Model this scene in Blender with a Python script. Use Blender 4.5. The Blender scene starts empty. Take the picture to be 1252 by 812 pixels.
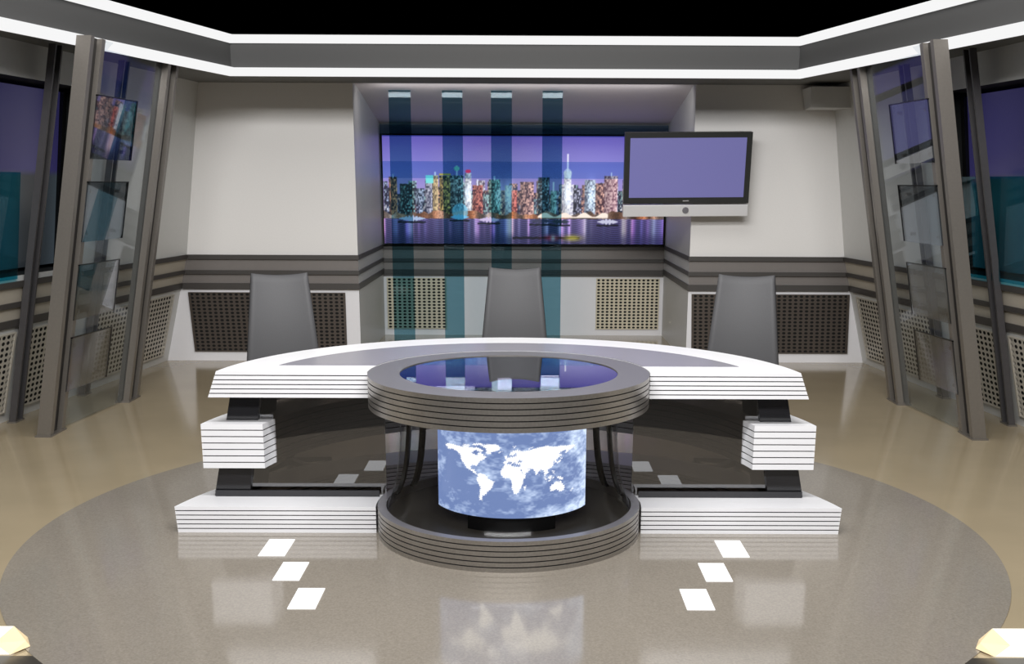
import bpy, bmesh, math, random
import numpy as np
from mathutils import Vector, Matrix
random.seed(7)
rng = np.random.RandomState(11)
PI = math.pi
sc = bpy.context.scene
col = sc.collection

# ------------------------------------------------------------------ camera
F_PX, PITCH, ROLL, YAW = 1350.395, 0.244607, 0.0042908, -0.0046924
cam_d = bpy.data.cameras.new('camera')
cam = bpy.data.objects.new('camera', cam_d); col.objects.link(cam); sc.camera = cam
_F = Vector((0, math.cos(PITCH), -math.sin(PITCH))); _R = Vector((1, 0, 0)); _U = Vector((0, math.sin(PITCH), math.cos(PITCH)))
_rz = Matrix.Rotation(YAW, 3, 'Z'); _F, _R, _U = _rz @ _F, _rz @ _R, _rz @ _U
_c, _s = math.cos(ROLL), math.sin(ROLL)
_R, _U = _c * _R + _s * _U, _c * _U - _s * _R
cam.matrix_world = Matrix(((_R.x, _U.x, -_F.x, 0.0713), (_R.y, _U.y, -_F.y, 0.0), (_R.z, _U.z, -_F.z, 1.7942), (0, 0, 0, 1)))
cam_d.sensor_width = 36.0; cam_d.lens = F_PX / 1252 * 36.0
cam_d.shift_x = -18.827 / 1252; cam_d.shift_y = 155.0 / 1252
cam_d.clip_start = 0.05; cam_d.clip_end = 100

# ------------------------------------------------------------------ world, lights, exposure
sc.view_settings.view_transform = 'Standard'; sc.view_settings.look = 'None'
sc.view_settings.exposure = 0.0; sc.view_settings.gamma = 1.0; sc.view_settings.use_curve_mapping = False
w = bpy.data.worlds.new('dark studio'); sc.world = w; w.use_nodes = True
w.node_tree.nodes['Background'].inputs[0].default_value = (0, 0, 0, 1)
w.node_tree.nodes['Background'].inputs[1].default_value = 0.0

def area(name, loc, target, sx, sy, power, colr=(1, 1, 1)):
    l = bpy.data.lights.new(name, 'AREA'); l.shape = 'RECTANGLE'; l.size = sx; l.size_y = sy
    l.energy = power; l.color = colr
    o = bpy.data.objects.new(name, l); col.objects.link(o); o.location = loc
    o.rotation_euler = (Vector(target) - Vector(loc)).to_track_quat('-Z', 'Y').to_euler()
    return o
area('key_softbox', (0, 3.4, 4.15), (0, 9.6, 0.4), 4.6, 0.5, 290, (1.0, 0.99, 0.98))
area('front_softbox', (0, -0.8, 4.35), (0, 8.0, 0.4), 5.0, 0.6, 370, (1.0, 0.99, 0.98))
area('top_softbox', (0, 6.6, 4.6), (0, 6.6, 0), 3.4, 3.0, 120, (1.0, 0.98, 0.95))

area('niche_fill', (0.08, 11.42, 2.66), (0.08, 13.0, 1.4), 3.0, 0.06, 10, (1.0, 0.99, 0.98))  # added fill without a visible fitting, brightens the niche lining

# ------------------------------------------------------------------ materials
def lin(c):
    return tuple(((v / 255) / 12.92 if v / 255 <= 0.04045 else ((v / 255 + 0.055) / 1.055) ** 2.4) for v in c)
def mat(name, rgb, rough=0.5, metal=0.0, noise=0.0, nscale=20, spec=0.5, bump=0.0, coat=0.0, stretch=None):
    m = bpy.data.materials.new(name); m.use_nodes = True
    nt = m.node_tree; b = nt.nodes['Principled BSDF']
    c = lin(rgb)
    b.inputs['Base Color'].default_value = (*c, 1); b.inputs['Roughness'].default_value = rough
    b.inputs['Metallic'].default_value = metal; b.inputs['Specular IOR Level'].default_value = spec
    b.inputs['Coat Weight'].default_value = coat; b.inputs['Coat Roughness'].default_value = 0.03
    tc = nt.nodes.new('ShaderNodeTexCoord'); mp = nt.nodes.new('ShaderNodeMapping')
    nt.links.new(tc.outputs['Object'], mp.inputs[0])
    if stretch: mp.inputs['Scale'].default_value = stretch
    n = nt.nodes.new('ShaderNodeTexNoise'); n.inputs['Scale'].default_value = nscale; n.inputs['Detail'].default_value = 5
    nt.links.new(mp.outputs[0], n.inputs['Vector'])
    if noise > 0:
        r = nt.nodes.new('ShaderNodeMix'); r.data_type = 'RGBA'
        r.inputs[6].default_value = (*[v * (1 - noise) for v in c], 1); r.inputs[7].default_value = (*[min(1, v * (1 + noise)) for v in c], 1)
        nt.links.new(n.outputs[0], r.inputs[0]); nt.links.new(r.outputs[2], b.inputs['Base Color'])
    if bump > 0:
        bp = nt.nodes.new('ShaderNodeBump'); bp.inputs['Strength'].default_value = bump; bp.inputs['Distance'].default_value = 0.01
        nt.links.new(n.outputs[0], bp.inputs['Height']); nt.links.new(bp.outputs[0], b.inputs['Normal'])
    return m
def emis(name, rgb, strength):
    m = bpy.data.materials.new(name); m.use_nodes = True; nt = m.node_tree
    nt.nodes.remove(nt.nodes['Principled BSDF'])
    e = nt.nodes.new('ShaderNodeEmission'); e.inputs[0].default_value = (*lin(rgb), 1); e.inputs[1].default_value = strength
    nt.links.new(e.outputs[0], nt.nodes['Material Output'].inputs[0]); return m
def screen_mat(name, strength, gloss=0.04):
    m = bpy.data.materials.new(name); m.use_nodes = True; nt = m.node_tree
    b = nt.nodes['Principled BSDF']; b.inputs['Base Color'].default_value = (0.01, 0.01, 0.012, 1); b.inputs['Roughness'].default_value = 0.25
    a = nt.nodes.new('ShaderNodeAttribute'); a.attribute_name = 'picture'
    nt.links.new(a.outputs['Color'], b.inputs['Emission Color']); b.inputs['Emission Strength'].default_value = strength
    return m
def glass(name, tint, refl=0.12, rough=0.0, ior=1.5):
    """thin sheet: tinted see-through plus a mirror layer that grows with the angle"""
    m = bpy.data.materials.new(name); m.use_nodes = True; nt = m.node_tree
    nt.nodes.remove(nt.nodes['Principled BSDF'])
    t = nt.nodes.new('ShaderNodeBsdfTransparent'); t.inputs[0].default_value = (*tint, 1)
    g = nt.nodes.new('ShaderNodeBsdfGlossy'); g.inputs['Color'].default_value = (.9, .92, .95, 1); g.inputs['Roughness'].default_value = rough
    fr = nt.nodes.new('ShaderNodeFresnel'); ge = nt.nodes.new('ShaderNodeNewGeometry'); mr = nt.nodes.new('ShaderNodeMapRange')
    mr.inputs[3].default_value = ior; mr.inputs[4].default_value = 1 / ior      # both faces of the sheet reflect alike
    nt.links.new(ge.outputs['Backfacing'], mr.inputs[0]); nt.links.new(mr.outputs[0], fr.inputs[0])
    ad = nt.nodes.new('ShaderNodeMath'); ad.operation = 'ADD'; ad.inputs[1].default_value = refl; ad.use_clamp = True
    mx = nt.nodes.new('ShaderNodeMixShader')
    nt.links.new(fr.outputs[0], ad.inputs[0]); nt.links.new(ad.outputs[0], mx.inputs[0])
    nt.links.new(t.outputs[0], mx.inputs[1]); nt.links.new(g.outputs[0], mx.inputs[2])
    nt.links.new(mx.outputs[0], nt.nodes['Material Output'].inputs[0]); return m

M = {
 'wall': mat('painted wall', (222, 220, 218), 0.85, noise=0.03, nscale=60, bump=0.05),
 'panel_white': mat('white lacquer panel', (222, 221, 224), 0.45, noise=0.02),
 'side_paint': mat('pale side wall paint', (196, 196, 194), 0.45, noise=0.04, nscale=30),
 'soffit': mat('grey soffit', (110, 110, 108), 0.8, noise=0.04),
 'fascia': mat('grey fascia', (66, 66, 66), 0.7, noise=0.05, nscale=40),
 'bar_dark': mat('dark trim bar', (62, 59, 57), 0.45),
 'band_grey': mat('grey band', (118, 113, 110), 0.4, metal=0.1, noise=0.05),
 'band_beige': mat('beige band', (178, 170, 156), 0.35, metal=0.1, noise=0.05),
 'niche_metal': mat('satin grey niche lining', (196, 196, 194), 0.4, metal=0.2, noise=0.05),
 'niche_ceiling': mat('niche ceiling', (196, 190, 192), 0.6, noise=0.03),
 'floor_tan': mat('polished tan floor', (160, 146, 120), 0.12, noise=0.10, nscale=2.5, spec=0.9),
 'floor_disc': mat('speckled grey disc', (136, 129, 119), 0.10, noise=0.34, nscale=110, spec=1.0),
 'floor_dark': mat('dark stage edge', (60, 57, 52), 0.3),
 'white': mat('white lacquer', (222, 222, 225), 0.3, noise=0.01),
 'groove': mat('dark groove', (40, 40, 42), 0.7),
 'inlay': mat('grey worktop inlay', (134, 133, 142), 0.25, noise=0.03, nscale=50),
 'brushed': mat('brushed grey metal', (160, 155, 149), 0.30, metal=0.8, noise=0.2, nscale=90),
 'ring_top': mat('satin grey ring top', (118, 117, 123), 0.33, metal=0.3, noise=0.05, nscale=60),
 'black': mat('black gloss', (14, 14, 15), 0.15),
 'black_matt': mat('black matt', (9, 9, 9), 0.8),
 'charcoal': mat('charcoal gloss', (38, 38, 41), 0.12, spec=0.6),
 'tv_frame': mat('tv frame', (40, 42, 42), 0.3),
 'silver': mat('silver plastic', (214, 214, 216), 0.3, metal=0.2),
 'steel': mat('pillar steel', (122, 117, 111), 0.38, metal=0.55, noise=0.1, nscale=60),
 'post': mat('dark post metal', (84, 82, 84), 0.4, metal=0.5, noise=0.1),
 'steel_dark': mat('pillar web', (42, 41, 42), 0.4, metal=0.5, noise=0.1),
 'leather': mat('grey leather', (76, 76, 78), 0.6, spec=0.3, noise=0.05, nscale=120, bump=0.06),
 'piping': mat('dark piping', (40, 40, 42), 0.5),
 'grille_refl_dark': mat('grille metal dark reflection', (92, 84, 78), 0.38, metal=0.6, noise=0.1),  # one grille metal in several tones, its reflections painted into the base colour
 'grille_refl_warm': mat('grille metal warm reflection', (202, 194, 172), 0.35, metal=0.4, noise=0.12, nscale=8),
 'grille_refl_pale': mat('grille metal pale reflection', (188, 182, 170), 0.4, metal=0.3, noise=0.08),
 'inner_glint': emis('added glint under the glass', (255, 255, 255), 8.0),
 'inner': mat('dark inner floor', (58, 54, 48), 0.5, noise=0.1),
 'strip': emis('light strip', (255, 255, 255), 0.93),
 'tile': emis('floor light tile', (255, 255, 255), 1.3),
 'lamp_glow': emis('floor lamp glow', (255, 250, 238), 1.4),
 'niche_upper': mat('niche upper lining', (120, 124, 132), 0.5),
 'lamp_side': mat('cream lamp housing', (250, 226, 180), 0.5),
 'tint': glass('tinted glass', (0.42, 0.385, 0.35), 0.15),
 'drum_glass': glass('smoked drum glass', (0.80, 0.80, 0.80), 0.0, rough=0.10, ior=1.2),
 'top_glass': glass('dark round glass', (0.35, 0.35, 0.42), 0.14),
 'teal': glass('teal glass', (0.45, 0.64, 0.70), 0.01, ior=1.2),
 'teal_wide': glass('teal wall glass', (0.30, 0.72, 0.80), 0.02, ior=1.2),
 'blue_band': glass('pale blue glass', (0.72, 0.84, 0.92), 0.0, ior=1.15),
 'dark_band': glass('dark teal glass', (0.60, 0.70, 0.80), 0.0, ior=1.18),
 'clear': glass('clear glass', (0.90, 0.93, 0.95), 0.0, ior=1.25),
 'mirror_glass': glass('mirror glass', (0.66, 0.68, 0.70), 0.16, ior=1.3),
 'screen': screen_mat('video wall picture', 1.0),
 'map': screen_mat('map picture', 1.55),
}

# ------------------------------------------------------------------ helpers
def link(name, bm, m, parent=None, smooth=False):
    me = bpy.data.meshes.new(name)
    bmesh.ops.recalc_face_normals(bm, faces=bm.faces)
    bm.to_mesh(me); bm.free()
    for x in (m if isinstance(m, (list, tuple)) else [m]): me.materials.append(x)
    if smooth:
        for p in me.polygons: p.use_smooth = True
    o = bpy.data.objects.new(name, me); col.objects.link(o)
    if parent: o.parent = parent
    return o
def tag(o, label=None, cat=None, group=None, kind=None):
    if label: o['label'] = label
    if cat: o['category'] = cat
    if group: o['group'] = group
    if kind: o['kind'] = kind
    return o
def empty(name, loc=(0, 0, 0), rz=0):
    o = bpy.data.objects.new(name, None); col.objects.link(o); o.location = loc; o.rotation_euler.z = rz
    o.empty_display_size = 0.1; return o
def copy_tree(o, parent=None):
    c = o.copy(); col.objects.link(c); c.parent = parent
    for ch in list(o.children): copy_tree(ch, c)
    return c
def hexa(bm, pts, mi=0):
    """eight corners: bottom ring then top ring"""
    v = [bm.verts.new(p) for p in pts]
    for f in ((3, 2, 1, 0), (4, 5, 6, 7), (0, 1, 5, 4), (1, 2, 6, 5), (2, 3, 7, 6), (3, 0, 4, 7)):
        bm.faces.new([v[i] for i in f]).material_index = mi
    return v
def box(bm, x0, x1, y0, y1, z0, z1, mi=0):
    return hexa(bm, [(x0, y0, z0), (x1, y0, z0), (x1, y1, z0), (x0, y1, z0), (x0, y0, z1), (x1, y0, z1), (x1, y1, z1), (x0, y1, z1)], mi)
def bevel(bm, w, seg=2):
    bmesh.ops.bevel(bm, geom=bm.edges[:], offset=w, segments=seg, affect='EDGES', profile=0.7)
def newbox(name, m, parent, x0, x1, y0, y1, z0, z1, bev=0):
    bm = bmesh.new(); box(bm, x0, x1, y0, y1, z0, z1)
    if bev: bevel(bm, bev)
    return link(name, bm, m, parent)
def struct(name, bm, m, parent=None):
    o = link(name, bm, m, parent)
    if parent is None: o['kind'] = 'structure'
    return o
def offset(pts, d):
    n = len(pts); out = []
    a = sum(pts[i][0] * pts[(i + 1) % n][1] - pts[(i + 1) % n][0] * pts[i][1] for i in range(n))
    s = 1 if a > 0 else -1
    for i in range(n):
        p0, p1, p2 = Vector(pts[i - 1]), Vector(pts[i]), Vector(pts[(i + 1) % n])
        e1, e2 = (p1 - p0).normalized(), (p2 - p1).normalized()
        n1, n2 = Vector((-e1.y, e1.x)) * s, Vector((-e2.y, e2.x)) * s
        b = n1 + n2
        if b.length < 1e-6: b = n1
        b.normalize(); k = d / max(0.45, b.dot(n1))
        out.append((p1 + b * k)[:])
    return out
def cap(bm, ring, mi=0):
    f = bm.faces.new(ring); f.material_index = mi; f.normal_update()
    bmesh.ops.triangulate(bm, faces=[f])
def stack(bm, outline, z0, z1, n, g=0.0055, ins=0.010, smi=0, gmi=1):
    """laminated block: n slabs with dark recessed joints; outline(t) gives the plan at height t in 0..1"""
    H = z1 - z0; th = (H - g * (n - 1)) / n; levels = []
    for i in range(n):
        a = z0 + i * (th + g); b = a + th
        levels += [(a, 0), (b, 0)]
        if i < n - 1: levels += [(b, ins), (b + g, ins)]
    rings = []
    for z, d in levels:
        pl = outline((z - z0) / H)
        if d: pl = offset(pl, d)
        rings.append([bm.verts.new((p[0], p[1], z)) for p in pl])
    for k in range(len(rings) - 1):
        A, B = rings[k], rings[k + 1]; m_ = smi if levels[k][1] == 0 and levels[k + 1][1] == 0 else gmi
        for i in range(len(A)):
            j = (i + 1) % len(A)
            bm.faces.new((A[i], A[j], B[j], B[i])).material_index = m_
    cap(bm, list(reversed(rings[0])), smi); cap(bm, rings[-1], smi)
def arc(cx, cy, r, a0, a1, n=40):
    return [(cx + r * math.cos(a0 + (a1 - a0) * i / n), cy + r * math.sin(a0 + (a1 - a0) * i / n)) for i in range(n + 1)]
def lathe(bm, prof, seg=128, closed=True, cx=0, cy=0, a0=0, a1=2 * PI):
    """prof: list of (r, z, mi) ; mi belongs to the segment that starts there"""
    full = abs(a1 - a0 - 2 * PI) < 1e-6; N = seg if full else seg + 1
    rings = [[bm.verts.new((cx + r * math.cos(a0 + (a1 - a0) * i / seg), cy + r * math.sin(a0 + (a1 - a0) * i / seg), z)) for i in range(N)] for r, z, _ in prof]
    K = len(prof) if closed else len(prof) - 1
    for k in range(K):
        A, B = rings[k], rings[(k + 1) % len(prof)]
        for i in range(seg):
            j = (i + 1) % N
            f = bm.faces.new((A[i], A[j], B[j], B[i])); f.material_index = prof[k][2]
def grid_picture(name, fn, P, nu, nv, m, parent):
    """flat or curved screen: P(s,t)->xyz, fn(S,T)->sRGB 0..255 arrays"""
    s = np.linspace(0, 1, nu); t = np.linspace(0, 1, nv); S, T = np.meshgrid(s, t)
    verts = [P(a, b) for b in t for a in s]
    faces = [(j * nu + i, j * nu + i + 1, (j + 1) * nu + i + 1, (j + 1) * nu + i) for j in range(nv - 1) for i in range(nu - 1)]
    me = bpy.data.meshes.new(name); me.from_pydata(verts, [], faces); me.update()
    rgb = np.clip(fn(S, T), 0, 255) / 255.0
    l = np.where(rgb <= 0.04045, rgb / 12.92, ((rgb + 0.055) / 1.055) ** 2.4).reshape(-1, 3)
    ca = me.color_attributes.new('picture', 'FLOAT_COLOR', 'POINT')
    ca.data.foreach_set('color', np.hstack([l, np.ones((len(l), 1))]).astype(np.float32).ravel())
    me.materials.append(m)
    o = bpy.data.objects.new(name, me); col.objects.link(o); o.parent = parent
    return o
def perf(bm, P, nu, nv, hr=0.34, margin=0.0, mi=0):
    """perforated sheet: P(s,t)->xyz with round holes in nu x nv cells, and a plain rim"""
    K = 8
    for j in range(nv):
        for i in range(nu):
            def q(a, b):
                return P(margin + (1 - 2 * margin) * (i + a) / nu, margin + (1 - 2 * margin) * (j + b) / nv)
            out = []; inn = []
            for k in range(K):
                an = PI / 4 * k + PI / 8
                c, s = math.cos(an), math.sin(an); m_ = max(abs(c), abs(s))
                inn.append(bm.verts.new(q(.5 + hr * c, .5 + hr * s)))
            co = [(1, 0), (1, 1), (0, 1), (0, 0)]
            oc = [bm.verts.new(q(*c)) for c in co]
            # k=0 is just right-of-centre up; walk the octagon round the square's corners
            for k in range(4):
                a, b, c2 = inn[(2 * k) % 8], inn[(2 * k + 1) % 8], inn[(2 * k + 2) % 8]
                cr = oc[(k + 1) % 4]
                bm.faces.new((cr, b, a)).material_index = mi
                nx = oc[(k + 2) % 4]
                bm.faces.new((cr, nx, c2, b)).material_index = mi
def quadmap(A, B, C, D):
    A, B, C, D = map(Vector, (A, B, C, D))
    return lambda s, t: (A * (1 - s) * (1 - t) + B * s * (1 - t) + C * s * t + D * (1 - s) * t)[:]
def grille(label, A, B, C, D, nu, nv, m, nrm):
    """A,B,C,D: bottom left, bottom right, top right, top left of the sheet; nrm points to the room"""
    nrm = Vector(nrm).normalized()
    t = empty('perforated_grille'); tag(t, label, 'grille')
    P = quadmap(*[Vector(p) + nrm * 0.022 for p in (A, B, C, D)])
    bm = bmesh.new(); perf(bm, P, nu, nv)
    bmesh.ops.remove_doubles(bm, verts=bm.verts[:], dist=1e-5)
    o = link('perforated_sheet', bm, m, t)
    bm = bmesh.new()
    q = [Vector(p) for p in (A, B, C, D)]
    hexa(bm, [(v + nrm * 0.003)[:] for v in q] + [(v + nrm * 0.008)[:] for v in q])
    link('backing', bm, M['black_matt'], t)
    bm = bmesh.new()
    cen = sum(q, Vector()) / 4
    for i in range(4):
        a, b = q[i], q[(i + 1) % 4]
        ia, ib = a + (cen - a) * 0.02, b + (cen - b) * 0.02
        oa, ob = a - (cen - a) * 0.008, b - (cen - b) * 0.008
        hexa(bm, [(v + nrm * 0.003)[:] for v in (oa, ob, ib, ia)] + [(v + nrm * 0.026)[:] for v in (oa, ob, ib, ia)])
    link('frame', bm, m, t)
    return t

# ------------------------------------------------------------------ floor
DISC_Y, DISC_R = 5.665, 2.483
bm = bmesh.new()
v = [bm.verts.new(p) for p in ((-7, -2.5, 0), (7, -2.5, 0), (7, 14.5, 0), (-7, 14.5, 0))]
bm.faces.new(v)
struct('floor', bm, M['floor_tan'])
bm = bmesh.new()
ring = arc(0, DISC_Y, DISC_R, 0, 2 * PI, 180)[:-1]
stack(bm, lambda t: ring, 0.0, 0.004, 1)
fd = bmesh.new()
box(fd, -7, 7, -2.4, 3.99, .0004, .0016)
struct('floor_front', fd, M['floor_dark'])
disc = struct('trim_1', bm, M['floor_disc'])

# ------------------------------------------------------------------ back wall, niche
YW, YB = 11.35, 13.4
ZC = 2.74
NL, NR = -1.60, 1.76
def lean(z):
    return 0.27 * z / 1.07 if z < 1.07 else 0.27 + 0.23 * (z - 1.07) / 1.67
def wx(y, z):      # half width of the set at depth y and height z
    return 3.60 + 0.10 * (YW - y) - lean(z)
def quad(bm, pts, mi=0):
    bm.faces.new([bm.verts.new(p) for p in pts]).material_index = mi
for side, name in ((-1, 'wall_back_left'), (1, 'wall_back_right')):
    xi = NL if side < 0 else NR
    bm = bmesh.new()
    for z0, z1, mi in ((0, 0.735, 1), (0.735, 1.08, 2), (1.08, ZC + .1, 0)):
        a, b = side * wx(YW, z0), side * wx(YW, z1)
        quad(bm, [(xi, YW, z0), (a, YW, z0), (b, YW, z1), (xi, YW, z1)], mi)
    # thickness: jamb block behind the face
    o = struct(name, bm, [M['wall'], M['panel_white'], M['band_grey']])
bm = bmesh.new()
NC = 2.46          # niche ceiling height at the back
for x, nx in ((NL, 1), (NR, -1)):
    quad(bm, [(x, YW, 0), (x, YB, 0), (x, YB, NC), (x, YW, ZC + .05)])
struct('wall_niche_sides', bm, M['niche_metal'])
bm = bmesh.new()
quad(bm, [(NL, YB, 0), (NR, YB, 0), (NR, YB, .70), (NL, YB, .70)], 0)
quad(bm, [(NL, YB, .70), (NR, YB, .70), (NR, YB, 1.08), (NL, YB, 1.08)], 1)
quad(bm, [(NL, YB, 1.08), (NR, YB, 1.08), (NR, YB, NC), (NL, YB, NC)], 2)
struct('wall_niche_back', bm, [M['panel_white'], M['band_grey'], M['niche_upper']])
bm = bmesh.new()
quad(bm, [(NL, YW, ZC + .03), (NR, YW, ZC + .03), (NR, YB, NC), (NL, YB, NC)])
struct('ceiling_niche', bm, M['niche_ceiling'])

# dark trim bars round the back wall, the niche and the side walls
ZB = ((0.735, 0.795), (0.885, 0.925), (1.035, 1.08))
n = 0
for z0, z1 in ZB:
    bm = bmesh.new(); zm = (z0 + z1) / 2
    box(bm, -wx(YW, zm) + .02, NL + .012, YW - .03, YW, z0, z1)
    box(bm, NR - .012, wx(YW, zm) - .02, YW - .03, YW, z0, z1)
    box(bm, NL, NL + .012, YW, YB, z0, z1)
    box(bm, NR - .012, NR, YW, YB, z0, z1)
    box(bm, NL + .012, NR - .012, YB - .03, YB, z0 - .01, z1 - .01)
    n += 1; struct('trim_%d' % (n + 1), bm, M['bar_dark'])

# ------------------------------------------------------------------ side walls
YF = 4.6           # how far the side walls reach towards the camera
SY0, SY1 = 9.15, 5.2   # side alcove with its screen
SZ0, SZ1 = 1.12, 2.50
for s, name in ((-1, 'wall_left'), (1, 'wall_right')):
    bm = bmesh.new()
    def w_(y, z, d=0): return (s * (wx(y, z) + d), y, z)
    def strip(y0, y1, z0, z1, mi): quad(bm, [w_(y0, z0), w_(y1, z0), w_(y1, z1), w_(y0, z1)], mi)
    strip(YW, YF, 0, 0.735, 1); strip(YW, YF, 0.735, 1.07, 2); strip(YW, YF, 1.07, SZ0, 0)
    strip(YW, SY0, SZ0, SZ1, 0); strip(SY1, YF, SZ0, SZ1, 0); strip(YW, YF, SZ1, ZC, 0)
    D = 0.35
    for a, b in (((SY0, SZ0), (SY0, SZ1)), ((SY0, SZ1), (SY1, SZ1)), ((SY1, SZ1), (SY1, SZ0)), ((SY1, SZ0), (SY0, SZ0))):
        quad(bm, [w_(*a), w_(*b), w_(b[0], b[1], D), w_(a[0], a[1], D)], 3)
    quad(bm, [w_(SY0, SZ0, D), w_(SY1, SZ0, D), w_(SY1, SZ1, D), w_(SY0, SZ1, D)], 3)
    struct(name, bm, [M['side_paint'], M['side_paint'], M['band_beige'], M['black_matt']])
    for z0, z1 in ZB:
        bm = bmesh.new()
        hexa(bm, [(s * (wx(YW, z0) - .02), YW - .03, z0), (s * (wx(YF, z0) - .02), YF, z0), (s * wx(YF, z0), YF, z0), (s * wx(YW, z0), YW - .03, z0),
                  (s * (wx(YW, z1) - .02), YW - .03, z1), (s * (wx(YF, z1) - .02), YF, z1), (s * wx(YF, z1), YF, z1), (s * wx(YW, z1), YW - .03, z1)])
        n += 1; struct('trim_%d' % (n + 1), bm, M['bar_dark'])

# ------------------------------------------------------------------ overhead: soffit, fascia, light strips
RC, RX, RF = 10.0, 2.41, 0.2195      # back corner depth, half width there, flare per metre of y
ZR0, ZR1 = 2.68, 3.012
def rx(y): return RX + RF * (RC - y)
YE = 4.0
bm = bmesh.new()
zs = ZR0 + .055
quad(bm, [(-5.2, YE, zs), (-rx(YE), YE, zs), (-RX, RC, zs), (-5.2, RC, zs)])
quad(bm, [(rx(YE), YE, zs), (5.2, YE, zs), (5.2, RC, zs), (RX, RC, zs)])
quad(bm, [(-5.2, RC, zs), (5.2, RC, zs), (5.2, YW, zs), (-5.2, YW, zs)])
quad(bm, [(-5.2, YE, ZR1 + .01), (-rx(YE) - .05, YE, ZR1 + .01), (-RX - .05, RC + .05, ZR1 + .01), (-5.2, RC + .05, ZR1 + .01)])
quad(bm, [(rx(YE) + .05, YE, ZR1 + .01), (5.2, YE, ZR1 + .01), (5.2, RC + .05, ZR1 + .01), (RX + .05, RC + .05, ZR1 + .01)])
quad(bm, [(-5.2, RC + .05, ZR1 + .01), (5.2, RC + .05, ZR1 + .01), (5.2, YW, ZR1 + .01), (-5.2, YW, ZR1 + .01)])
struct('ceiling', bm, M['soffit'])
def ringpiece(bm, z0, z1, d0, d1):
    """band following the U of the fascia, d0..d1 outwards from its inner face"""
    a = [(-rx(YE) - d0, YE), (-RX - d0 * .9, RC + d0), (RX + d0 * .9, RC + d0), (rx(YE) + d0, YE)]
    b = [(-rx(YE) - d1, YE), (-RX - d1 * .9, RC + d1), (RX + d1 * .9, RC + d1), (rx(YE) + d1, YE)]
    for i in range(3):
        hexa(bm, [(*a[i], z0), (*a[i + 1], z0), (*b[i + 1], z0), (*b[i], z0), (*a[i], z1), (*a[i + 1], z1), (*b[i + 1], z1), (*b[i], z1)])
bm = bmesh.new(); ringpiece(bm, ZR0 + .066, ZR1 - .066, 0.035, 0.06)
ringpiece(bm, ZR0 + .002, ZR1 - .002, 0.0605, 0.075)  # added unseen backing, keeps the strips' rear glow off the wall
struct('trim_20', bm, M['fascia'])
ls = empty('light_band', (0, RC, 0)); tag(ls, 'glowing white double light band running round the ceiling edge above the set', 'light')
for z0, z1 in ((ZR0, ZR0 + .066), (ZR1 - .066, ZR1)):
    bm = bmesh.new(); ringpiece(bm, z0, z1, 0.0, 0.06)
    bm.transform(Matrix.Translation((0, -RC, 0)))
    link('light_strip', bm, M['strip'], ls)

# box beam in the right rear corner
bm = bmesh.new()
hexa(bm, [(2.79, 10.95, 2.50), (3.35, 10.95, 2.50), (3.35, 11.33, 2.50), (2.83, 11.33, 2.50), (2.79, 10.95, 2.69), (3.25, 10.95, 2.69), (3.25, 11.33, 2.69), (2.79, 11.33, 2.69)])
tag(link('box_beam', bm, M['side_paint']), 'grey rectangular box beam under the ceiling in the right rear corner', 'beam')

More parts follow.
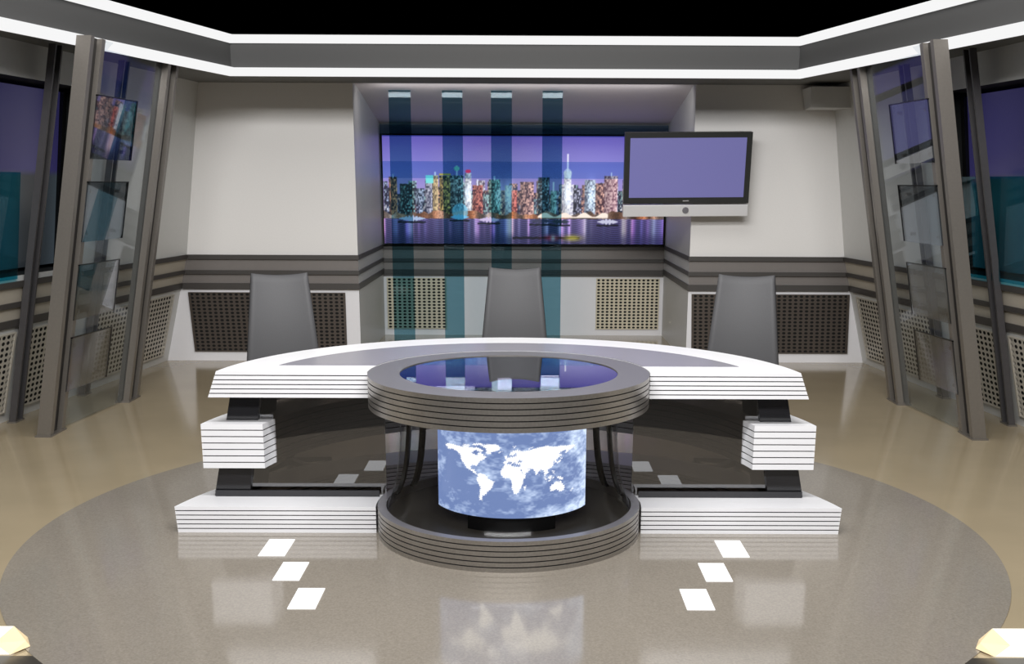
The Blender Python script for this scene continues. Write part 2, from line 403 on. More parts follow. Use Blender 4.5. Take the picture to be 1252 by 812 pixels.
# ------------------------------------------------------------------ video walls
def skyline(S, T):
    """city at dusk over a river; S 0..1 left to right, T 0..1 bottom to top"""
    H, W = S.shape
    top = np.array([100, 90, 182.]); mid = np.array([132, 126, 210.]); hor = np.array([182, 160, 212.])
    t = T[..., None]
    img = np.where(t > .7, mid + (top - mid) * (t - .7) / .3, hor + (mid - hor) * np.clip((t - .35) / .35, 0, 1))
    img = img * (0.94 + 0.06 * np.sin(S * 9 + 1)[..., None])
    r = np.random.RandomState(5)
    def bld(x0, x1, h, base, lit, dens, tip=0):
        m = (S > x0) & (S < x1) & (T < h) & (T > .26)
        cell = (np.floor(S * W / 2.0) * 57 + np.floor(T * H / 3.0) * 131).astype(int)
        rr = (np.sin(cell * 12.9898) * 43758.5453) % 1
        k = (np.clip(1 - rr / (dens * 1.5), 0, 1) ** .8)[..., None] * .95
        bs = np.array(base, float) * .62
        c = bs + (np.array(lit, float) - bs) * k
        c = c * (0.75 + .35 * ((S - x0) / (x1 - x0 + 1e-6)))[..., None]
        img[m] = c[m]
        if tip:
            m = (abs(S - (x0 + x1) / 2) < .0022) & (T > h - .01) & (T < h + tip); img[m] = (225, 225, 250)
    lits = [(255, 226, 190), (205, 225, 255), (255, 190, 160), (180, 235, 230), (250, 250, 255)]
    bases = [(52, 48, 92), (78, 66, 110), (44, 58, 92), (100, 76, 112), (60, 70, 116)]
    x = 0.0
    while x < 1:
        wd = r.uniform(.012, .032); bld(x, x + wd, r.uniform(.44, .60), bases[r.randint(5)], lits[r.randint(5)], r.uniform(.3, .55)); x += wd * r.uniform(.8, 1.1)
    x = 0.0
    while x < 1:
        wd = r.uniform(.010, .026); bld(x, x + wd, r.uniform(.36, .47), bases[r.randint(5)], lits[r.randint(5)], r.uniform(.4, .65)); x += wd * r.uniform(.9, 1.5)
    # tall towers: (centre, half width, height, base, lit, density, tip)
    for c, hw, h, b, l, d, tip in ((.035, .014, .62, (70, 56, 70), (255, 180, 130), .45, .03), (.085, .026, .56, (34, 48, 66), (170, 220, 220), .35, 0), (.165, .016, .60, (84, 88, 130), (235, 235, 255), .6, 0),
            (.185, .010, .64, (150, 130, 110), (255, 225, 170), .7, .03), (.220, .020, .63, (60, 56, 46), (250, 215, 120), .45, 0), (.262, .024, .64, (48, 64, 84), (210, 235, 240), .5, .09),
            (.302, .012, .66, (170, 170, 200), (250, 250, 255), .7, .0), (.335, .018, .55, (120, 50, 70), (255, 160, 140), .5, .05), (.395, .020, .60, (44, 70, 80), (180, 235, 225), .5, .03),
            (.445, .012, .55, (160, 150, 190), (250, 250, 255), .75, 0), (.465, .010, .50, (160, 60, 60), (255, 150, 140), .6, 0), (.510, .024, .58, (110, 76, 100), (255, 205, 190), .5, 0), (.570, .020, .62, (26, 38, 62), (150, 190, 210), .3, 0),
            (.605, .010, .50, (90, 140, 150), (200, 240, 240), .6, .08), (.655, .022, .56, (150, 140, 200), (255, 255, 255), .7, 0), (.655, .013, .68, (190, 185, 230), (255, 255, 255), .8, .16),
            (.690, .014, .52, (50, 52, 84), (220, 220, 250), .4, 0), (.735, .020, .60, (110, 120, 160), (220, 235, 255), .6, 0), (.770, .016, .57, (110, 70, 90), (255, 200, 180), .5, 0), (.81, .024, .64, (170, 110, 140), (255, 220, 220), .6, .03), (.87, .02, .6, (60, 60, 100), (255, 220, 200), .5, 0), (.93, .022, .56, (60, 60, 90), (230, 220, 250), .5, 0)):
        bld(c - hw, c + hw, h, b, l, d, tip)
    m = (abs(S - .165) < .014) & (abs(T - .60) < .035) & (abs(S - .165) * 2.5 < (T - .55) + .02); img[m] = (120, 225, 225)
    m = ((S - .262) ** 2 / .0001 + (T - .70) ** 2 / .0005) < 1; img[m] = (150, 220, 200)
    m = ((S - .302) ** 2 / .0001 + (T - .675) ** 2 / .0003) < 1; img[m] = (225, 40, 90)
    m = (abs(S - .22) < .02) & (abs(T - .645) < .008); img[m] = (235, 190, 60)
    m = ((S - .655) ** 2 / .0002 + (T - .66) ** 2 / .002) < 1; img[m] = np.minimum(255, img[m] * .4 + 150)
    # glow between the towers
    for gx in (.41, .445, .30, .655, .74): 
        g = np.exp(-((S - gx) / .014) ** 2) * np.exp(-((T - .46) / .11) ** 2) * 110; img += g[..., None] * np.array([.8, .95, 1.])
    # shoreline lights
    sh = (T > .235) & (T < .262 + .05 * np.interp(S, np.linspace(0, 1, 70), r.uniform(0, 1, 70)))
    col0 = np.interp(S, np.linspace(0, 1, 60), r.uniform(.3, 1, 60)); hue = np.interp(S, np.linspace(0, 1, 40), r.uniform(0, 1, 40))
    shine = np.stack([255 * col0, (150 + 90 * hue) * col0, (90 + 150 * hue) * col0], -1) * (.6 + .5 * r.uniform(size=(H, W, 1)))
    img[sh] = shine[sh]
    m = (T > .245) & (T < .275 + .02 * np.sin(S * 90)) & (S > .55) & (S < .80); img[m] = (255, 238, 225)
    # water with long reflections
    wa = T <= .235
    base = np.array([58, 56, 112.]) + (np.array([96, 88, 150.]) - np.array([58, 56, 112.])) * np.clip(T / .235, 0, 1)[..., None]
    st = np.interp(S, np.linspace(0, 1, 90), r.uniform(0, 1, 90)) ** 3
    hue2 = np.stack([np.interp(S, np.linspace(0, 1, 50), r.uniform(.45, 1, 50)), np.interp(S, np.linspace(0, 1, 50), r.uniform(.45, .9, 50)), np.interp(S, np.linspace(0, 1, 50), r.uniform(.6, 1, 50))], -1)
    ripple = .72 + .28 * np.sin(T * 320 + 7 * np.sin(S * 40))
    water = base * ripple[..., None] + st[..., None] * hue2 * 235 * np.clip(T / .12, .35, 1)[..., None]
    img[wa] = water[wa]
    # boats
    for bx, bw, by, c in ((.10, .05, .225, (170, 190, 225)), (.27, .035, .24, (120, 190, 240)), (.375, .04, .215, (205, 190, 230)), (.56, .04, .205, (60, 60, 90)), (.63, .035, .20, (40, 50, 70)), (.80, .04, .20, (200, 200, 225))):
        m = (abs(S - bx) < bw * (1 - 1.2 * abs(T - by - .01) / .04)) & (abs(T - by - .01) < .022 + .01 * np.sin(S * 500)); img[m] = c
        m = (abs(S - bx) < bw) & (abs(T - by + .024) < .008); img[m] = (18, 18, 34)
    m = ((S - .272) ** 2 / .0008 + (T - .30) ** 2 / .006) < 1; img[m] = img[m] * .35 + np.array([110, 200, 240.]) * .65
    m = (T > .045) & (T < .065) & (S > .46) & (S < .70); img[m] = (14, 12, 30)
    for cx_, w_, c_ in ((.60, .028, (240, 60, 90)), (.605, .008, (255, 240, 240)), (.675, .03, (215, 205, 60))):
        g = np.exp(-((S - cx_) / w_) ** 2) * np.exp(-((T - .055) / .03) ** 2) * (.5 + .5 * np.sin(T * 400)); g = np.clip(g * 1.3, 0, 1)[..., None]
        img = img * (1 - g) + g * np.array(c_, float)
    bl = np.clip(img, 0, 255).copy()
    for _ in range(1):
        p = np.pad(bl, ((1, 1), (1, 1), (0, 0)), 'edge')
        bl = (p[1:-1, 1:-1] * 2 + p[:-2, 1:-1] + p[2:, 1:-1] + p[1:-1, :-2] + p[1:-1, 2:]) / 6
    return bl
vw = empty('video_wall', (0, YB - .06, 1.1)); tag(vw, 'wide video wall in the central niche showing a city skyline at dusk over water', 'screen')
SZa, SZb = 1.095, 2.325
grid_picture('screen', skyline, lambda s, t: (NL + .03 + (NR - NL - .06) * s, 0, SZa - 1.1 + (SZb - SZa) * t), 520, 190, M['screen'], vw)
bm = bmesh.new()
box(bm, NL + .012, NR - .012, .005, .055, SZa - 1.12, SZb - 1.08)
link('housing', bm, M['black_matt'], vw)
bm = bmesh.new(); box(bm, NL + .015, NR - .015, -.02, .004, SZa - 1.125, SZa - 1.1)
box(bm, NL + .015, NR - .015, -.02, .004, SZb - 1.1, SZb - 1.085)
link('frame', bm, M['black'], vw)

def dusk(S, T):
    a = np.array([30, 28, 62.]); b = np.array([56, 50, 100.])
    up = a + (b - a) * (1 - T)[..., None] * (.85 + .15 * np.sin(S * 23))[..., None]
    low = np.array([52, 60, 66.]) * (.7 + .25 * np.sin(S * 31 + 2))[..., None]      # river bank in the lower half
    return np.where((T < .53)[..., None], low, up)
for s in (-1, 1):
    t = empty('side_screen', (s * 3.7, 7.2, 0)); tag(t, 'dim purple wall screen recessed into the %s side wall above the teal glass' % ('left' if s < 0 else 'right'), 'screen')
    def P(a, b, s=s):
        y = SY1 + .03 + (SY0 - SY1 - .06) * a; z = SZ0 + .03 + (SZ1 - SZ0 - .06) * b
        return (s * (wx(y, z) + .18) - s * 3.7, y - 7.2, z)
    grid_picture('screen', dusk, P, 60, 30, M['screen'], t)
    for (a0, a1) in ((0, .012), (.44, .46), (.72, .75), (.985, 1)):
        bm = bmesh.new()
        p = [P(a0, 0), P(a1, 0), P(a1, 1), P(a0, 1)]
        hexa(bm, [(q[0] - s * .03, q[1], q[2]) for q in p] + [(q[0] - s * .003, q[1], q[2]) for q in p])
        link('mullion', bm, M['black'], t)
    # teal glass sheet leaning in front of the lower half
    bm = bmesh.new()
    ya, yb = (8.15 if s < 0 else 8.78), 5.4; z0, z1 = 1.10, 1.855
    q = [(s * (wx(y, z) - .03), y, z) for y, z in ((ya, z0), (yb, z0), (yb, z1), (ya, z1))]
    hexa(bm, q + [(x + s * .012, y, z) for x, y, z in q])
    tag(link('teal_glass_panel', bm, M['teal_wide']), 'large teal glass panel standing on the striped band of the %s side wall' % ('left' if s < 0 else 'right'), 'glass panel')

# teal glass strips hanging across the niche
for x0, x1, lb in ((-1.28, -1.06, 'leftmost of four vertical teal glass strips across the skyline niche'), (-.745, -.54, 'second vertical teal glass strip from the left across the skyline niche'),
                   (-.255, -.045, 'vertical teal glass strip running down behind the middle chair'), (.262, .465, 'rightmost vertical teal glass strip, nearest the television')):
    o = newbox('glass_strip', M['teal'], None, x0, x1, 11.60, 11.615, 0.0, 2.69)
    tag(o, lb, 'glass strip', 'vertical teal glass strips in the niche')
o = newbox('glass_band', M['blue_band'], None, NL + .02, NR - .02, 13.22, 13.232, 1.845, 2.035)
tag(o, 'pale blue horizontal glass band crossing the sky of the video wall', 'glass band')
o = newbox('glass_band', M['dark_band'], None, NL + .02, NR - .02, 13.22, 13.232, 2.31, 2.44)
tag(o, 'dark teal horizontal glass band along the top of the video wall', 'glass band')

# ------------------------------------------------------------------ perforated grilles
N0 = (0, -1, 0)
grille('dark perforated grille behind the left chair', (-3.30, YW, .10), (-1.745, YW, .10), (-1.745, YW, .70), (-3.33, YW, .70), 28, 16, M['grille_refl_dark'], N0)
grille('dull perforated grille behind the right chair', (1.82, YW, .10), (3.42, YW, .10), (3.40, YW, .70), (1.80, YW, .70), 28, 16, M['grille_refl_dark'], N0)
grille('bright perforated grille in the niche crossed by the leftmost teal strip', (-1.56, YB, .08), (-.85, YB, .08), (-.85, YB, .685), (-1.56, YB, .685), 12, 16, M['grille_refl_warm'], N0)
grille('bright perforated grille in the niche to the right of the middle chair', (.955, YB, .08), (1.71, YB, .08), (1.71, YB, .685), (.955, YB, .685), 14, 16, M['grille_refl_warm'], N0)
for s in (-1, 1):
    sd = 'left' if s < 0 else 'right'
    for y0, y1, lb in ((11.15, 9.55, 'pale perforated grille low on the %s side wall nearest the rear corner'), (9.15, 8.45, 'pale perforated grille low on the %s side wall behind the glass between the pillars'), (8.25, 6.6, 'pale perforated grille low on the %s side wall at the edge of the picture')):
        q = [(s * wx(y, z), y, z) for y, z in ((y0, .09), (y1, .09), (y1, .70), (y0, .70))]
        nrm = (-s, -.1 * 1, -.22) if True else None
        grille(lb % sd, *q, max(6, int((y0 - y1) / .062)), 14, M['grille_refl_pale'], (-s * 1.0, -.10, -.25))

# ------------------------------------------------------------------ pillars
def lean_prism(bm, x0, x1, y0, y1, dx, z0, z1, s, mi=0):
    """x measured outwards on side s, leaning inwards by dx at the top"""
    b = [(s * x0, y0, z0), (s * x1, y0, z0), (s * x1, y1, z0), (s * x0, y1, z0)]
    t = [(s * (x0 - dx), y0, z1), (s * (x1 - dx), y0, z1), (s * (x1 - dx), y1, z1), (s * (x0 - dx), y1, z1)]
    hexa(bm, b + t, mi)
ZP = ZR0 + .053
ZG = ZP
def pillar(s, x, y, label, w=.098, d=.26, ft=.06, dx=.545, m='steel'):
    t = empty('leaning_pillar', (s * x, y, 0)); tag(t, label, 'pillar')
    for y0 in (0, d - ft):
        bm = bmesh.new(); lean_prism(bm, 0, w, y0, y0 + ft, dx, 0, ZP, s); link('flange', bm, M[m], t)
    bm = bmesh.new(); lean_prism(bm, .035, .055, ft, d - ft, dx, 0, ZP, s); link('web', bm, M['steel_dark'], t)
    bm = bmesh.new(); lean_prism(bm, -.01, w + .01, -.01, d + .01, .002, 0, .012, s); link('foot_plate', bm, M['steel'], t)
    return t
for s in (-1, 1):
    sd = 'left' if s < 0 else 'right'
    pillar(s, 3.22, 9.08, 'steel pillar leaning inwards on the %s side, the one nearer the back wall' % sd)
    pillar(s, 3.335, 7.78, 'steel pillar leaning inwards on the %s side, the one nearer the camera' % sd)
    pillar(s, 3.70, 9.36, 'thin dark post against the %s side wall behind the square glass panes' % sd, w=.05, d=.13, ft=.022, dx=.58, m='post')
    pillar(s, 3.80, 8.26, 'thin dark post against the %s side wall beside the teal glass' % sd, w=.05, d=.13, ft=.022, dx=.58, m='post')
    # big clear sheet between the two pillars
    def gp(y, z, off=0): return (s * (3.22 + (9.08 - y) * .0885 - .545 * z / ZP + .05 + off), y, z)
    bm = bmesh.new()
    q = [gp(y, z) for y, z in ((8.04, .02), (9.08, .02), (9.08, ZP), (8.04, ZP))]
    hexa(bm, q + [(x + s * .01, y, z) for x, y, z in q])
    part = empty('glass_partition', (0, 0, 0)); tag(part, 'clear glass partition with four square panes between the two %s pillars' % sd, 'glass partition')
    link('glass_sheet', bm, M['clear'], part)
    for z0, z1, lb in ((1.945, 2.365, 'topmost'), (1.375, 1.785, 'second from the top'), (.82, 1.21, 'third from the top'), (.30, .69, 'lowest')):
        bm = bmesh.new()
        q = [gp(y, z, -.045) for y, z in ((7.97, z0), (8.60, z0), (8.60, z1), (7.97, z1))]
        hexa(bm, q + [(x + s * .01, y, z) for x, y, z in q])
        t = link('glass_pane', bm, M['mirror_glass'], part)
        eb = bmesh.new()
        for (ya, za, yb, zb) in ((7.97, z1, 8.612, z1 + .008), (8.602, z0, 8.612, z1)):
            q = [gp(y, z, -.048) for y, z in ((ya, za), (yb, za), (yb, zb), (ya, zb))]
            hexa(eb, q + [(x + s * .016, y, z) for x, y, z in q])
        link('edge_trim', eb, M['black'], t)
        for yy, zz in ((8.05, z0 + .06), (8.05, z1 - .06), (8.5, z0 + .06), (8.5, z1 - .06)):
            bm = bmesh.new(); p = gp(yy, zz, -.035)
            hexa(bm, [(p[0] + a * s, p[1] + b, p[2] + c) for c in (-.012, .012) for a, b in ((0, -.012), (.035, -.012), (.035, .012), (0, .012))])
            link('spacer', bm, M['steel'], t)

# ------------------------------------------------------------------ television
TY = 11.02
tv = empty('television', (1.655, TY, 1.94)); tag(tv, 'flat television with black frame and silver bar hanging at the right edge of the niche', 'television')
TW, TH = .61, .335
bm = bmesh.new(); box(bm, -TW, TW, -.0, .075, -TH, TH); bevel(bm, .008); link('casing', bm, M['tv_frame'], tv)
bm = bmesh.new()
fx, ft, fb = TW - .052, TH - .05, -TH + .058
for a in ((-TW, TW, ft, TH), (-TW, TW, -TH, fb), (-TW, -fx, fb, ft), (fx, TW, fb, ft)):
    box(bm, a[0], a[1], -.012, .0, a[2], a[3])
fr = link('bezel', bm, M['tv_frame'], tv)
bm = bmesh.new()
for i in range(7): box(bm, -.03 + i * .0085, -.03 + i * .0085 + .005, -.0135, -.0121, -TH + .022, -TH + .031)
link('brand_mark', bm, M['silver'], fr)
def blue(S, T): return np.ones(S.shape + (3,)) * np.array([112, 110, 166.]) * (1 - .04 * S)[..., None]
grid_picture('screen', blue, lambda s, t: (-fx + 2 * fx * s, -.004, fb + (ft - fb) * t), 12, 8, M['screen'], tv)
bm = bmesh.new(); box(bm, -TW + .0, TW, -.01, .06, -TH - .125, -TH - .012); bevel(bm, .006); bar = link('speaker_bar', bm, M['silver'], tv)
bm = bmesh.new()
bmesh.ops.create_cone(bm, cap_ends=True, segments=28, radius1=.032, radius2=.028, depth=.012, matrix=Matrix.Translation((.0, -.016, -TH - .066)) @ Matrix.Rotation(PI / 2, 4, 'X'))
kn = link('power_button', bm, M['ring_top'], bar)
bm = bmesh.new(); box(bm, .30, .50, .075, .30, -.08, .08); link('wall_bracket', bm, M['black'], tv)
tv.rotation_euler = (math.radians(-4), math.radians(-.6), 0)
tv.rotation_euler.x = math.radians(8)

# ------------------------------------------------------------------ desk
DZ = .85
desk = empty('anchor_desk', (0, 5.6, 0)); tag(desk, 'long white crescent news desk of layered slabs with dark glass front', 'desk')
DY = 5.6
CY = 5.63         # drum centre
def D(pts): return [(x, y - DY) for x, y in pts]
def notch(r):     # rear half of the drum cut-out, from right to left
    a = math.asin((5.62 - CY) / r)
    return arc(0, CY, r, a, PI - a, 40)
def crescent(hw, R, cy, yf=5.62):
    a = math.acos(hw / R) * (1 if yf > cy else -1)
    return arc(0, cy, R, a, PI - a, 64)
def top_outline(t):
    hw = 1.555 - .05 * t; h = 1.335 - .02 * t; R = (hw * hw + h * h) / (2 * h); cy = 5.62 + h - R
    a = math.asin((5.62 - cy) / R)
    outer = arc(0, cy, R, a, PI - a, 64)          # right end round the back to the left end
    nt_ = notch(.728)                            # right to left
    return D(outer + [(-.728, 5.62)][:0] + list(reversed(nt_)))
bm = bmesh.new(); stack(bm, top_outline, .713, DZ, 6, g=.005, ins=.012)
wt = link('worktop', bm, [M['white'], M['groove']], desk)
hw, h = 1.22, .86; R = (hw * hw + h * h) / (2 * h); cy = 5.81 + h - R; a = math.asin((5.81 - cy) / R)
an = math.asin((5.81 - CY) / .729)
bm = bmesh.new(); pl = D(arc(0, cy, R, a, PI - a, 64) + list(reversed(arc(0, CY, .729, an, PI - an, 40))))
stack(bm, lambda t: pl, DZ + .0003, DZ + .003, 1); link('inlay', bm, M['inlay'], wt)
# mid band
def band(t):
    c = 5.42; yf = 5.66
    ao = math.asin((yf - c) / 1.632); ai = math.asin((yf - c) / 1.312)
    return D(arc(0, c, 1.632, ao, PI - ao, 64) + list(reversed(arc(0, c, 1.312, ai, PI - ai, 64))))
bm = bmesh.new(); stack(bm, band, .325, .563, 7, g=.005, ins=.01)
link('curved_band', bm, [M['white'], M['groove']], desk)
def plinth(t):
    e = (1 - t) * .012
    c, r = 5.12, 1.80; ao = math.asin((5.55 - c) / r)
    outer = arc(0, c, r - e * .5, ao, PI - ao, 64)
    ri = 1.5; ai = math.asin((5.85 - c) / ri)
    inner = list(reversed(arc(0, c, ri, ai, PI - ai, 48)))
    return D(outer + [(-.735, 5.55), (-.735, 5.85)] + inner + [(.735, 5.85), (.735, 5.55)])
def plinth2(t):
    c, r = 5.12, 1.80 - (1 - t) * .01; ao = math.asin((5.55 - c) / r)
    outer = arc(0, c, r, ao, PI - ao, 64)
    ri = 1.5; ai = math.asin((5.85 - c) / ri); rb = .700
    b0 = math.asin((5.55 - CY) / rb); b1 = math.asin((5.85 - CY) / rb)
    lft = [(-rb * math.cos(b0 + (b1 - b0) * i / 6), CY + rb * math.sin(b0 + (b1 - b0) * i / 6)) for i in range(7)]
    rgt = [(rb * math.cos(b1 + (b0 - b1) * i / 6), CY + rb * math.sin(b1 + (b0 - b1) * i / 6)) for i in range(7)]
    inner = list(reversed(arc(0, c, ri, ai, PI - ai, 48)))
    return D(outer + lft + inner + rgt)
bm = bmesh.new(); stack(bm, plinth2, .004, .145, 6, g=.005, ins=.01)
link('plinth', bm, [M['white'], M['groove']], desk)
for s in (-1, 1):
    def cx0(z): return 1.593 - (z - .145) / (.68 - .145) * .112
    def cx1(z): return 1.405 - (z - .145) / (.68 - .145) * .085
    for z0, z1 in ((.146, .324), (.564, .712)):
        bm = bmesh.new(); a, b, c, d = cx0(z0), cx1(z0), cx0(z1), cx1(z1)
        hexa(bm, [(s * a, .16, z0), (s * b, .16, z0), (s * b * .97, .42, z0), (s * a * .93, .42, z0), (s * c, .16, z1), (s * d, .16, z1), (s * d * .97, .42, z1), (s * c * .93, .42, z1)])
        link('end_post', bm, M['charcoal'], desk)
    bm = bmesh.new()
    pl = [(.665, .147), (1.405, .147), (1.375, .322), (1.252, .322), (1.252, .566), (1.335, .566), (1.315, .711), (.735, .711), (.735, .68), (.665, .68)]
    A = [bm.verts.new((s * x, .185, z)) for x, z in pl]; B = [bm.verts.new((s * x, .195, z)) for x, z in pl]
    for i in range(len(pl)):
        j = (i + 1) % len(pl); bm.faces.new((A[i], A[j], B[j], B[i]))
    cap(bm, A); cap(bm, list(reversed(B)))
    link('tinted_panel', bm, M['tint'], desk)
    newbox('bottom_rail', M['charcoal'], desk, min(s * .70, s * 1.585), max(s * .70, s * 1.585), .145, .158, .146, .180)

# ------------------------------------------------------------------ round console with the world map
dr = empty('round_console', (0, CY, 0)); tag(dr, 'round grey console with ribbed rings, glass top and lit world map screen', 'console')
def ribs(r, z0, z1, n, g=.0055, ins=.010):
    H = z1 - z0; th = (H - g * (n - 1)) / n; out = []
    for i in range(n):
        a = z0 + i * (th + g); out += [(r, a, 0), (r, a + th, 1 if i < n - 1 else 2)]
        if i < n - 1: out += [(r - ins, a + th, 1), (r - ins, a + th + g, 1)]
    return out
bm = bmesh.new()
pf = ribs(.722, .688, DZ, 6) ; pf += [(.560, DZ, 0), (.560, .690, 0)]
lathe(bm, pf, 160); top = link('top_ring', bm, [M['brushed'], M['groove'], M['ring_top']], dr)
bm = bmesh.new(); lathe(bm, [(.0001, DZ - .012, 0), (.5585, DZ - .012, 0), (.5585, DZ - .004, 0), (.0001, DZ - .004, 0)], 96)
link('glass_top', bm, M['top_glass'], top)
for x0, x1, y, z0, z1 in ((-.055, .015, -.10, .775, .835), (.165, .255, -.05, .785, .838), (-.42, -.17, -.12, .775, .795)):  # added glowing panels standing in for white reflections on the glass top
    newbox('glint_panel', M['inner_glint'], top, x0, x1, y, y + .008, z0, z1)
bm = bmesh.new()
pf = ribs(.690, .0045, .158, 6); pf += [(.645, .158, 0), (.645, .012, 0)]
lathe(bm, pf, 160); base = link('base_ring', bm, [M['brushed'], M['groove'], M['ring_top']], dr)
bm = bmesh.new(); lathe(bm, [(.0001, .10, 0), (.64, .10, 0), (.64, .11, 0), (.0001, .11, 0)], 96)
link('inner_floor', bm, M['inner'], base)
bm = bmesh.new()
gpz = [(.640, .158), (.622, .19), (.602, .25), (.585, .33), (.574, .42), (.566, .52), (.562, .60), (.560, .687)]
lathe(bm, [(r, z, 0) for r, z in gpz], 96, closed=False); link('glass_drum', bm, M['drum_glass'], dr, smooth=True)
for s in (-1, 1):
    for a_ in (12, 30):
        bm = bmesh.new(); a2 = math.radians(a_)
        for (r0, z0), (r1, z1) in zip([(r - .03, z) for r, z in gpz[:-1]], [(r - .03, z) for r, z in gpz[1:]]):
            def pt(r, z, da, dr_): return (s * (r + dr_) * math.cos(a2 + da), (r + dr_) * math.sin(a2 + da), z)
            hexa(bm, [pt(r0, z0, -.035, 0), pt(r0, z0, .035, 0), pt(r0, z0, .035, .018), pt(r0, z0, -.035, .018), pt(r1, z1, -.035, 0), pt(r1, z1, .035, 0), pt(r1, z1, .035, .018), pt(r1, z1, -.035, .018)])
        link('support_rib', bm, M['black'], dr)
# world map
LAND = [
 [(-168,66),(-156,71),(-128,70),(-110,68),(-95,72),(-82,68),(-94,60),(-92,57),(-82,55),(-79,52),(-77,60),(-70,62),(-64,58),(-56,52),(-60,47),(-66,44),(-70,42),(-75,38),(-76,35),(-81,31),(-80,25),(-83,30),(-90,30),(-97,27),(-97,21),(-91,18),(-87,21),(-88,16),(-83,15),(-83,10),(-78,9),(-82,7),(-92,14),(-105,20),(-110,24),(-115,31),(-121,35),(-124,42),(-124,48),(-133,56),(-145,60),(-152,59),(-162,56),(-158,60),(-165,62)],
 [(-80,73),(-68,69),(-62,66),(-70,63),(-78,65),(-88,71)], [(-92,77),(-75,79),(-62,82),(-70,83.5),(-90,81)], [(-122,72),(-105,73),(-100,70),(-115,69)], [(-120,76),(-100,77),(-100,74),(-115,74)],
 [(-55,60),(-45,60),(-40,65),(-22,70),(-18,77),(-28,83),(-50,82.5),(-70,78),(-57,74),(-54,68)],
 [(-78,8),(-72,12),(-62,10),(-52,5),(-50,0),(-35,-6),(-39,-15),(-41,-22),(-48,-27),(-57,-38),(-65,-42),(-68,-50),(-67,-55),(-74,-51),(-73,-38),(-70,-20),(-76,-14),(-81,-5),(-79,1)],
 [(-9,37),(-9,43),(-1,44),(-4,48),(4,52),(8,54),(9,57),(12,54),(20,55),(24,58),(29,60),(22,60),(25,65),(20,63),(17,60),(16,56),(12,59),(5,59),(6,62),(14,68),(25,71),(40,67),(45,68),(60,69),(68,72),(75,73),(82,74),(104,77),(113,74),(130,72),(140,73),(160,70),(178,69),(180,65),(172,61),(162,58),(157,51),(155,58),(160,62),(143,59),(136,54),(141,52),(135,44),(130,42),(129,36),(126,35),(125,39),(121,39),(122,31),(119,25),(110,21),(106,19),(109,12),(105,9),(101,13),(103,2),(98,9),(97,17),(91,22),(87,21),(80,14),(77,8),(73,17),(70,22),(66,25),(57,26),(51,28),(56,25),(59,22),(52,16),(43,13),(38,22),(34,28),(36,36),(27,37),(27,40),(34,42),(41,42),(37,46),(30,46),(28,42),(23,38),(19,42),(13,45),(18,40),(15,38),(10,44),(3,43),(0,39),(-2,37)],
 [(-6,36),(10,37),(11,33),(20,31),(32,31),(37,20),(43,12),(51,12),(42,-2),(40,-12),(35,-22),(32,-28),(26,-34),(18,-34),(12,-18),(13,-8),(9,0),(9,4),(-7,4),(-13,8),(-17,15),(-16,22),(-10,30)],
 [(44,-24),(47,-25),(50,-15),(44,-17)], [(114,-22),(122,-17),(130,-12),(136,-12),(136,-16),(142,-11),(146,-19),(153,-27),(150,-37),(140,-38),(131,-31),(124,-33),(115,-34)],
 [(167,-46),(178,-38),(174,-36)], [(109,2),(117,6),(118,0),(115,-4),(110,-3)], [(95,6),(106,-4),(104,-6),(98,0)], [(106,-6),(115,-7),(115,-9),(107,-8)], [(131,0),(141,-2),(150,-8),(147,-10),(138,-7)], [(130,31),(140,35),(142,43),(146,44),(139,39),(131,34)],
 [(-6,50),(1,52),(-2,58),(-6,57)], [(-24,65.5),(-14,66),(-18,63)], [(120,18),(126,8),(123,8),(120,14)], [(119,0),(124,1),(122,-5),(119,-3)], [(52,71),(62,76),(68,77),(56,72)], [(10,78),(25,80),(18,77)], [(-84,22),(-75,20),(-78,21.5)], [(142,46),(144,50),(142,54),(141.5,50)], [(80,9),(82,7),(80,6)]]
def inside(X, Y, poly):
    r = np.zeros(X.shape, bool); j = len(poly) - 1
    for i in range(len(poly)):
        xi, yi = poly[i]; xj, yj = poly[j]
        c = ((yi > Y) != (yj > Y)) & (X < (xj - xi) * (Y - yi) / (yj - yi + 1e-12) + xi); r ^= c; j = i
    return r
def worldmap(S, T):
    H, W = S.shape
    r = np.random.RandomState(3); n = np.zeros((H, W)); amp = 1
    for k in (6, 15, 35, 80):
        g = r.uniform(-1, 1, (k, k)); yi = T * (k - 1); xi = S * (k - 1)
        y0 = np.clip(yi.astype(int), 0, k - 2); x0 = np.clip(xi.astype(int), 0, k - 2); fy = yi - y0; fx = xi - x0
        fy = fy * fy * (3 - 2 * fy); fx = fx * fx * (3 - 2 * fx)
        n += amp * (g[y0, x0] * (1 - fy) * (1 - fx) + g[y0, x0 + 1] * (1 - fy) * fx + g[y0 + 1, x0] * fy * (1 - fx) + g[y0 + 1, x0 + 1] * fy * fx); amp *= .7
    base = np.array([104, 124, 170.]); lite = np.array([206, 222, 246.])
    k = np.clip(.16 + .60 * n + .55 * np.clip((S - .55) / .45, 0, 1) + .15 * np.clip((T - .75) / .25, 0, 1), 0, 1)[..., None]
    img = base + (lite - base) * k
    # arc screen: S runs along the arc; undo it so that the map keeps its spacing
    hp = .5 + .5 * np.sin((S - .5) * 2 * MA) / math.sin(MA)
    lon = -168 + (hp - .058) / (.912 - .058) * 346
    lat = -55 + (T - .165) / (.745 - .165) * 138
    jx = lon + 1.6 * np.sin(lat * 1.3) + 1.0 * np.sin(lat * 3.1 + lon); jy = lat + 1.1 * np.sin(lon * 1.1) + .7 * np.sin(lon * 2.9)
    m = np.zeros((H, W), bool)
    for pl_ in LAND: m |= inside(jx, jy, pl_)
    img[m] = (252, 253, 255)
    return img
MR = .41; MA = math.radians(67)
